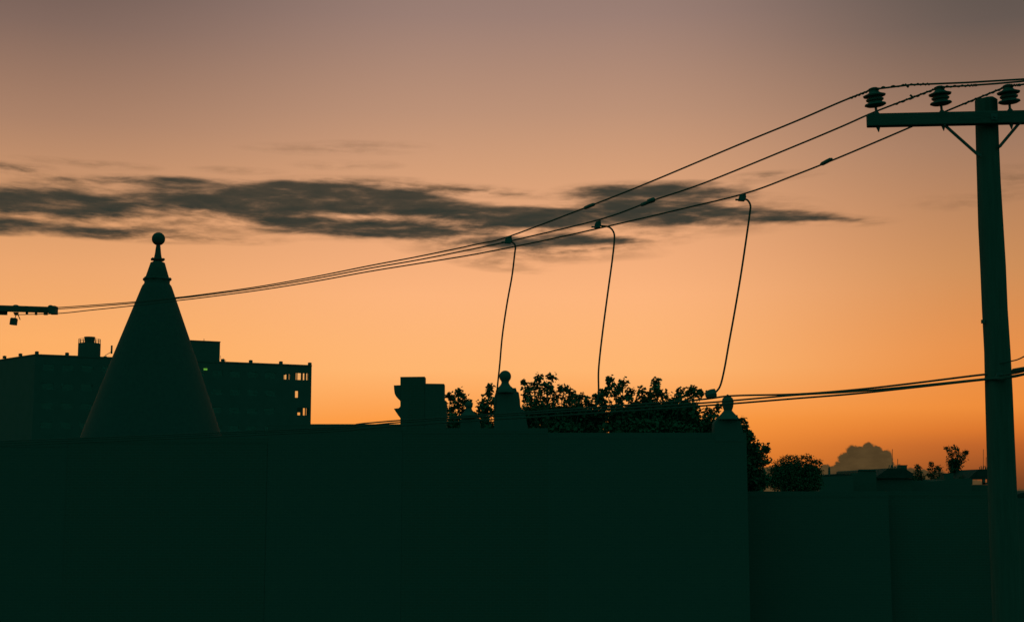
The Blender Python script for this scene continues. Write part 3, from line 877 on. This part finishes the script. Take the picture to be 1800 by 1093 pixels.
# parapet and the small blocks along it
par = MB().box(-0.05, sB, -0.08, 0.3, zr + 0.003, ztop_a).box(sB, FLEN + 0.02, -0.08, 0.3, zr + 0.003, ztop_a)
par.build('parapet', MT['stone'], ab)
po = MB().box(0.3, sl, -0.3, 0.06, zr + 0.003, ztop_a).build('parapet', MT['stone'], ab); po.rotation_euler.z = math.atan2(ly, lx)
blk = MB().box(-0.28, 0.28, -0.12, 0.35, 0.003, 0.42).add([(-0.2, -0.08, 0.42), (0.2, -0.08, 0.42), (0.2, 0.3, 0.42), (-0.2, 0.3, 0.42), (0, 0.1, 0.5)], [(0, 1, 4), (1, 2, 4), (2, 3, 4), (3, 0, 4)]).mesh('parapet_block', MT['stone'])
for px in (62, 118, 392, 441, 494, 544.8):
    s_, _ = loc_on(px, 622 + (px - 62) * 0.04); link('parapet_block', blk, ab, (min(max(s_, 0.25), FLEN - 0.28), 0, ztop_a))
for px in (36, 8):
    P = U(px, 622 + (62 - px) * 0.145, solveY(px, 622 + (62 - px) * 0.145, ztop_a)); a, b = loc_pt(P); link('parapet_block', blk, ab, (a, b, ztop_a))
# penthouse on the roof
off = 5.0
s0, zp = loc_on(290, 598, off); s1, zp1 = loc_on(387, 601.5, off)
MB().box(s0, s1, off, off + 9, zr - 0.04, zp1).build('penthouse', MT['concrete'], ab)
MB().box(s0 - .05, s1 + .06, off - .06, off + 9.05, zp1 + .003, zp1 + 0.15).build('penthouse_coping', MT['stone'], ab)
s_, z_ = loc_on(361, 598.5, off); MB().tube([(s_, off + 1, zp1 + 0.153), (s_, off + 1, zp1 + 0.6)], 0.05, 6).build('vent_pipe', MT['steel'], ab)
for px, h_ in ((389.5, 1.2), (391.5, 0.8), (393.5, 0.5)):
    s_, z_ = loc_on(px, 634, 2.0); MB().tube([(s_, 2.0, zr), (s_ + 0.15 * (px - 391), 2.0, ztop_a + h_)], 0.035, 5).build('antenna_rod', MT['steel'], ab)
# rooftop tank: drum, flared stack, railing
off = 6.0
sc, zt_ = loc_on(160.7, 602, off); rr = (180.3 - 141.3) / 2 / FPX * 238 * 1.0
MB().lathe([(rr, zr - .04), (rr, zt_ - 0.25), (rr * 1.0, zt_)], (sc, off + rr, 0), 28).build('tank', MT['concrete'], ab, True)
zs = loc_on(160.7, 590.3, off)[1]
MB().lathe([(rr * .46, zt_ - 0.01), (rr * .43, zt_ + 0.1), (rr * .44, zt_ + 0.5), (rr * .5, zs - 0.05), (rr * .49, zs)], (sc, off + rr, 0), 24).build('stack', MT['metal_roof'], ab, True)
zrl = loc_on(142, 593.5, off)[1]
post = MB().tube([(0, 0, 0), (0, 0, zrl - zt_)], 0.045, 6).mesh('railing_post', MT['steel'])
for i in range(16):
    a = 2 * math.pi * i / 16; link('railing_post', post, ab, (sc + rr * .97 * math.cos(a), off + rr + rr * .97 * math.sin(a), zt_))
for zz in (zrl, (zrl + zt_) / 2):
    MB().tube([(sc + rr * .97 * math.cos(a), off + rr + rr * .97 * math.sin(a), zz) for a in [2 * math.pi * i / 32 for i in range(33)]], 0.03, 5, False).build('railing', MT['steel'], ab)
# panel antenna on its strut
off = 3.0
s_, za = loc_on(196, 621.5, off); _, zb_ = loc_on(196, 607, off); sq, _ = loc_on(185, 624, off)
MB().box(s_ - .13, s_ + .13, off - .12, off + .12, za, zb_).build('panel_antenna', MT['steel'], ab)
MB().tube([(sq, off, zr), (sq, off, zr + 0.75), (s_, off, za + 0.35)], 0.05, 6).build('antenna_strut', MT['steel'], ab)
MB().box(sq - 0.22, sq + 0.22, off - .3, off + .3, zr, zr + 0.62).build('antenna_base', MT['steel'], ab)
# small green-lit lamp on the facade
gs, gz = loc_on(361, 648.8)
gl = MB().box(gs - 0.3, gs + 0.3, -0.14, -0.004, gz - 0.16, gz + 0.14).build('green_lamp', MT['green'], ab)
gl['label'] = 'small lit green lamp on the facade'

# ------------------------------------------------------------------ trees
def leaf_shape(kind):
    if kind == 'lobed':
        a = [(0, 0), (0.30, 0.10), (0.55, 0.34), (0.26, 0.40), (0.30, 0.72), (0.0, 1.0), (-0.30, 0.72), (-0.26, 0.40), (-0.55, 0.34), (-0.30, 0.10)]
        return [Vector((x, y, 0.10 * abs(x) - 0.12 * y * y)) for x, y in a]
    a = [(0, 0), (0.26, 0.35), (0.2, 0.7), (0, 1.0), (-0.2, 0.7), (-0.26, 0.35)]
    return [Vector((x, y, 0.15 * abs(x) - 0.1 * y * y)) for x, y in a]


def rnd_unit(rg):
    while True:
        v = Vector((rg.uniform(-1, 1), rg.uniform(-1, 1), rg.uniform(-1, 1)))
        if 0.05 < v.length < 1: return v.normalized()


def add_leaf(mb, p, size, rg, shape):
    d = rnd_unit(rg); d.z = d.z * 0.6 - 0.25; d.normalize()
    up = rnd_unit(rg); up.z = abs(up.z) + 0.3
    s_ = d.cross(up)
    if s_.length < 1e-3: return
    s_.normalize(); n = s_.cross(d)
    mb.add([p + (s_ * q.x + d * q.y + n * q.z) * size for q in shape], [tuple(range(len(shape)))])


def tree(name, label, Y, base_px, sprigs, blobs, leaf, kind='lobed', m='leaf', seed=1, trunk_r=0.16, depth=1.0, group=None, dens=1.0, base_z=0.0, fork=0.35, leafy=9):
    rg = random.Random(seed)
    u_ = Y / FPX
    shape = leaf_shape(kind)
    bx = X(base_px, 800, Y)
    root = empty(name, (bx, Y, base_z)); tag(root, label, 'tree', group)
    mb = MB(); br = MB()
    tops = []
    for (px, py, r) in sprigs: tops.append((U(px, py, Y + rg.uniform(-1.2, 1.2) * depth), r * u_, 's'))
    for (px, py, rx, ry) in blobs: tops.append((U(px, py, Y + rg.uniform(-0.6, 0.6) * depth), (rx * u_, ry * u_), 'b'))
    zmax = max(t_[0].z for t_ in tops); zmin = min(t_[0].z for t_ in tops)
    f0 = Vector((bx, Y, base_z + (zmin - base_z) * (1 - fork)))
    # trunk
    wob = [Vector((bx, Y, base_z)), Vector((bx + trunk_r * .3, Y, base_z + (f0.z - base_z) * .5)), f0]
    # limbs toward groups of clumps
    cl = [t_[0] for t_ in tops]
    nl = max(2, min(7, len(cl) // 4))
    cents = rg.sample(cl, nl) if len(cl) > nl else cl[:]
    groups = {i: [] for i in range(len(cents))}
    for p in cl:
        i = min(range(len(cents)), key=lambda k: (p - cents[k]).length); groups[i].append(p)
    tk = MB().tube(spline(wob, 4), [trunk_r * (1.15 - 0.45 * i / 8) for i in range(9)], 10)
    for i, gp in groups.items():
        if not gp: continue
        cen = sum(gp, Vector()) / len(gp)
        hub = f0.lerp(cen, 0.62); hub.z -= (cen.z - f0.z) * 0.08
        pth = spline([f0 - Vector((0, 0, 0.2)), f0.lerp(hub, 0.5) + Vector((rg.uniform(-.1, .1), rg.uniform(-.1, .1), 0.1)), hub], 4)
        br.tube(pth, [trunk_r * (0.62 - 0.32 * k / (len(pth) - 1)) for k in range(len(pth))], 7)
        for p in gp:
            q = spline([hub, hub.lerp(p, 0.5) + Vector((rg.uniform(-.12, .12), rg.uniform(-.1, .1), -0.05)), p], 3)
            if leafy:
                for qa in q[len(q) // 3:]:
                    for _ in range(leafy): add_leaf(mb, qa + rnd_unit(rg) * leaf * rg.uniform(0.3, 1.7), leaf * rg.uniform(0.6, 1.1), rg, shape)
            br.tube(q, [max(0.007, trunk_r * 0.16 * (1 - k / (len(q) - 1)) + 0.006) for k in range(len(q))], 5)
    # leaves
    for (p, r, ty) in tops:
        if ty == 's':
            n = int(50 * dens * max(1.0, (r / leaf) ** 1.4 / 1.6))
            for _ in range(n):
                v = rnd_unit(rg) * (rg.random() ** 0.6) * r
                add_leaf(mb, p + Vector((v.x, v.y, v.z * 1.05)), leaf * rg.uniform(0.55, 1.1), rg, shape)
            # a few outlying leaves give the clump its ragged edge
            for _ in range(int(8 * dens)):
                v = rnd_unit(rg) * r * rg.uniform(0.95, 1.3)
                add_leaf(mb, p + v, leaf * rg.uniform(0.6, 1.0), rg, shape)
        else:
            rx, ry = r
            n = int(2600 * dens * (rx * ry) / (leaf * leaf * 30))
            for _ in range(n):
                v = rnd_unit(rg) * (rg.random() ** 0.42)
                add_leaf(mb, p + Vector((v.x * rx, v.y * max(rx, ry) * 0.9 * depth, v.z * ry)), leaf * rg.uniform(0.7, 1.25), rg, shape)
    to = tk.build('trunk', MT['bark'], root, True); to.location = -root.location
    bo = br.build('limbs', MT['bark'], root, True); bo.location = -root.location
    c = mb.build('crown', MT[m], root); c.location = -root.location
    return root


TG = 'leafy trees behind the row houses'
rs = random.Random(11)
tree('leafy_tree', 'small leafy tree between the chimney block and the large ball finial', 47.0, 818,
     [(806, 689, 8), (814, 696, 9), (797, 700, 9), (790, 694, 5), (820, 706, 8), (803, 712, 10), (815, 722, 9), (792, 722, 9), (850, 708, 9), (845, 716, 8), (856, 718, 8), (862, 681, 7), (859, 692, 5), (866, 705, 7),
      (838, 730, 9), (852, 728, 9), (868, 722, 10), (800, 735, 9), (826, 738, 8)],
     [(800, 750, 22, 14), (850, 752, 30, 14), (825, 770, 55, 20)], 0.125, seed=21, group=TG, trunk_r=0.14)
tree('leafy_tree', 'broad leafy tree right of the large ball finial with two upright shoots', 48.0, 985,
     [(947, 664, 7), (969, 663, 8), (960, 676, 9), (939, 676, 9), (927, 684, 9), (948, 690, 10), (968, 686, 8), (924, 700, 10), (920, 672, 5), (985, 684, 8), (996, 684, 9), (978, 698, 10), (1004, 692, 8), (1014, 700, 8), (1022, 697, 7),
      (1033, 705, 8), (1042, 712, 9), (940, 708, 12), (960, 705, 12), (925, 718, 11), (1000, 706, 12), (1020, 714, 11), (1050, 700, 8), (1058, 692, 8)],
     [(960, 728, 34, 20), (1005, 728, 34, 18), (1045, 735, 28, 18), (925, 738, 18, 14), (985, 760, 80, 24), (935, 728, 16, 14)], 0.125, seed=22, group=TG, trunk_r=0.2)
tree('leafy_tree', 'broad leafy tree at the foot of the middle drop wire with tall shoots', 46.5, 1130,
     [(1071, 667, 7), (1074, 678, 8), (1096, 671, 8), (1090, 682, 6), (1068, 688, 9), (1082, 690, 7), (1108, 688, 8), (1106, 699, 7), (1128, 687, 10), (1153, 670, 7), (1152, 680, 6), (1134, 700, 12), (1144, 692, 8), (1160, 690, 6), (1170, 697, 10),
      (1056, 700, 9), (1060, 712, 10), (1090, 705, 9), (1196, 690, 10), (1192, 701, 8), (1218, 683, 8), (1222, 694, 10), (1210, 690, 7), (1232, 690, 5), (1180, 706, 10), (1204, 706, 9), (1112, 712, 10), (1076, 716, 9)],
     [(1140, 722, 34, 20), (1180, 726, 32, 20), (1098, 730, 30, 16), (1208, 728, 22, 22), (1140, 755, 90, 24), (1228, 756, 28, 18)], 0.125, seed=23, group=TG, trunk_r=0.22)
tree('leafy_tree', 'leafy tree spilling out to the right of the tipped finial', 50.0, 1285,
     [(1242, 722, 8), (1252, 728, 9), (1246, 736, 8), (1262, 716, 7), (1236, 738, 8), (1234, 748, 7), (1308, 748, 8), (1312, 762, 9), (1320, 770, 10), (1314, 780, 10), (1330, 784, 11), (1345, 786, 7), (1348, 790, 5), (1326, 796, 11), (1338, 798, 9), (1346, 810, 8),
      (1333, 812, 10), (1320, 806, 10), (1328, 826, 10), (1340, 834, 6), (1336, 846, 8), (1322, 840, 10), (1348, 846, 7), (1304, 738, 6)],
     [(1260, 760, 30, 22), (1295, 775, 22, 28), (1300, 815, 26, 32), (1270, 800, 40, 30), (1318, 850, 26, 24), (1316, 800, 20, 24), (1330, 845, 18, 22), (1310, 770, 12, 16)], 0.13, seed=24, group=TG, trunk_r=0.2)
tree('round_tree', 'round bushy tree on the horizon left of the cloud', 95.0, 1396,
     [(1354, 826, 6), (1362, 816, 7), (1372, 810, 6), (1378, 806, 6), (1386, 803, 5), (1391, 806, 6), (1398, 803, 5), (1404, 807, 6), (1411, 804, 5), (1418, 803, 6), (1424, 806, 6), (1430, 811, 6), (1437, 810, 5), (1442, 812, 4), (1436, 820, 7), (1441, 828, 6), (1350, 836, 5),
      (1366, 824, 8), (1380, 818, 9), (1400, 816, 9), (1420, 816, 9)],
     [(1398, 834, 42, 26), (1375, 836, 22, 18), (1425, 836, 20, 20), (1398, 850, 50, 16)], 0.16, 'plain', 'leaf_b', 25, 0.2, 0.8)
tree('slender_tree', 'slender young tree rising behind the far roofs beside the pole', 138.0, 1672,
     [(1678, 786, 5), (1668, 790, 6), (1683, 790, 4), (1673, 798, 6), (1684, 800, 6), (1697, 796, 5), (1699, 794, 3), (1692, 802, 5), (1679, 808, 7), (1688, 811, 6), (1668, 812, 5), (1674, 818, 7), (1683, 821, 6), (1672, 826, 5), (1680, 829, 5), (1664, 787, 3)],
     [(1678, 816, 9, 12)], 0.22, 'plain', 'leaf_b', 26, 0.1, 0.5, fork=0.12)
tree('slender_tree', 'small sapling on the horizon left of the slender young tree', 137.0, 1634,
     [(1636, 813, 4), (1639, 818, 5), (1634, 824, 5), (1648, 821, 4), (1652, 823, 4), (1644, 826, 5), (1652, 831, 5), (1640, 832, 5), (1633, 834, 4), (1650, 838, 6), (1655, 842, 5)],
     [(1648, 850, 9, 12)], 0.2, 'plain', 'leaf_b', 27, 0.09, 0.5, fork=0.15)
tree('round_tree', 'low dark bush between the far roofs and the slender young tree', 134.0, 1662,
     [(1655, 838, 5), (1662, 840, 5), (1690, 839, 4), (1697, 842, 5)], [(1660, 848, 12, 9), (1694, 848, 10, 8)], 0.2, 'plain', 'leaf_b', 29, 0.1, 0.5)
tree('slender_tree', 'low shrubby tree between the hipped roof and the sapling', 136.0, 1614,
     [(1612, 819, 4), (1616, 821, 4), (1613, 827, 5), (1608, 832, 5), (1618, 831, 5), (1622, 838, 5), (1606, 840, 6)],
     [(1612, 845, 12, 10)], 0.2, 'plain', 'leaf_b', 28, 0.09, 0.5, fork=0.15)

# ------------------------------------------------------------------ far houses on the right
FG = 'far roofs along the horizon'
def far_house(name, label, Y, polys, wins=(), depth=8.0, m='brick'):
    cx = X(sum(p[0] for p in polys[0][1]) / len(polys[0][1]), 850, Y)
    root = empty(name, (cx, Y, 0)); tag(root, label, 'house', FG)
    for (nm, pts, dy0, dy1, mm) in polys:
        pp = []
        for a, b in pts:
            if b >= 900: pp.append((U(a, 861, Y).x, 0.0))
            else:
                q = U(a, b, Y); pp.append((q.x, q.z))
        o = MB().prism(pp, Y + dy0, Y + dy1).build(nm, MT[mm], root); o.location = -root.location
    for (px, py, w, h) in wins:
        p = U(px, py, Y); place_window(root, p.x - cx, -0.05, p.z, w, h, 'far')
    return root


far_house('far_house', 'low flat far roof with thin chimney pipe left of the cloud', 116.0,
          [('wall', [(1440, 900), (1440, 838), (1446, 837), (1500, 835.5), (1500, 900)], 0, 8, 'brick_b'),
           ('roof', [(1446, 836.8), (1447, 835), (1462, 833.5), (1475, 832), (1495, 833), (1499, 835.2)], 0, 7.5, 'tar'),
           ('chimney_pipe', [(1461.4, 834), (1461.6, 823), (1462.4, 820), (1463.6, 820), (1464.3, 823), (1464.6, 834)], 1, 1.3, 'steel')])
far_house('far_house', 'boxy flat-topped far house beneath the cloud', 120.0,
          [('wall', [(1494, 900), (1494, 831), (1508, 830.5), (1508, 827), (1511, 825.5), (1537, 825), (1540, 828), (1540.5, 900)], 0, 8, 'brick'),
           ('coping', [(1508, 826.6), (1510, 824.6), (1538, 824.2), (1540, 826.6)], -0.1, 0.3, 'stone')])
hip = far_house('far_house', 'far house with hipped roof and brush of antennas right of the cloud', 124.0,
          [('roof', [(1538, 840), (1543, 836), (1561, 822.5), (1590, 822.5), (1604, 831), (1606, 840)], 0, 8, 'tar'),
           ('wall', [(1541, 900), (1541, 840.3), (1605, 840.3), (1605, 900)], 0.3, 7.7, 'brick'),
           ('chimney', [(1589.5, 836), (1589.5, 818), (1588.5, 818), (1588.5, 816.5), (1601, 816.5), (1601, 818), (1600, 818), (1600, 836)], 1, 2, 'brick_b')])
rs = random.Random(5)
for i in range(9):
    px = 1562 + i * 2.6 + rs.uniform(-1, 1); h_ = rs.uniform(1.5, 5); lean = rs.uniform(-2, 2)
    a = U(px, 823, 125); b = U(px + lean, 821 - h_, 125)
    MB().tube([a, b], 0.04, 5).build('antenna_rod', MT['steel'], hip).location = -hip.location
for px, y1_ in ((1568.5, 789), (1578, 806)):
    MB().tube([U(px, 823, 125), U(px, y1_, 125)], 0.025, 5).build('antenna_mast', MT['steel'], hip).location = -hip.location
far_house('far_house', 'low far house with square chimney below the slender young tree', 128.0,
          [('wall', [(1600, 900), (1600, 843), (1612, 844), (1640, 845), (1663, 843), (1663, 841), (1707, 840), (1707, 900)], 0, 8, 'brick_b'),
           ('chimney', [(1665, 844), (1665.5, 833), (1664.5, 833), (1664.5, 831), (1683, 831), (1683, 833), (1682, 833), (1682, 844)], 1, 2.2, 'brick')])
porch = far_house('far_house', 'far gabled roof with open loft, half hidden by the utility pole', 132.0,
          [('roof', [(1702, 841), (1705, 838.2), (1713, 830.5), (1721, 824.4), (1752, 823.8), (1770, 836), (1770, 841)], 0, 8, 'tar'),
           ('floor', [(1704, 900), (1704, 851.5), (1768, 851.5), (1768, 900)], 0, 8, 'brick'),
           ('post', [(1705, 851.2), (1705, 841.2), (1709.5, 841.2), (1709.5, 851.2)], 0, 0.25, 'trim'),
           ('post', [(1727.5, 851.2), (1727.5, 841.2), (1732, 841.2), (1732, 851.2)], 0, 0.25, 'trim'),
           ('post', [(1736.5, 851.2), (1736.5, 841.2), (1768, 841.2), (1768, 851.2)], 0, 0.25, 'trim'),
           ('railing', [(1728, 847.5), (1728, 851.2), (1736.4, 851.2), (1736.4, 847.5)], 0, 0.1, 'trim')])
for i in range(8):
    px = 1722 + i * 2.3 + rs.uniform(-1, 1); h_ = rs.uniform(2, 5)
    MB().tube([U(px, 825, 133), U(px + rs.uniform(-2, 2), 823 - h_, 133)], 0.04, 5).build('antenna_rod', MT['steel'], porch).location = -porch.location
for px, y1_ in ((1728.5, 789), (1733.5, 803)):
    MB().tube([U(px, 825, 133), U(px, y1_, 133)], 0.022, 5).build('antenna_mast', MT['steel'], porch).location = -porch.location
far_house('far_house', 'far low roof at the right edge beyond the utility pole', 115.0,
          [('wall', [(1771, 900), (1771, 875), (1900, 872), (1900, 900)], 0, 8, 'brick_b'),
           ('roof', [(1772, 874.6), (1793, 866), (1820, 862), (1899, 871.5)], -0.2, 8, 'tar')], [])
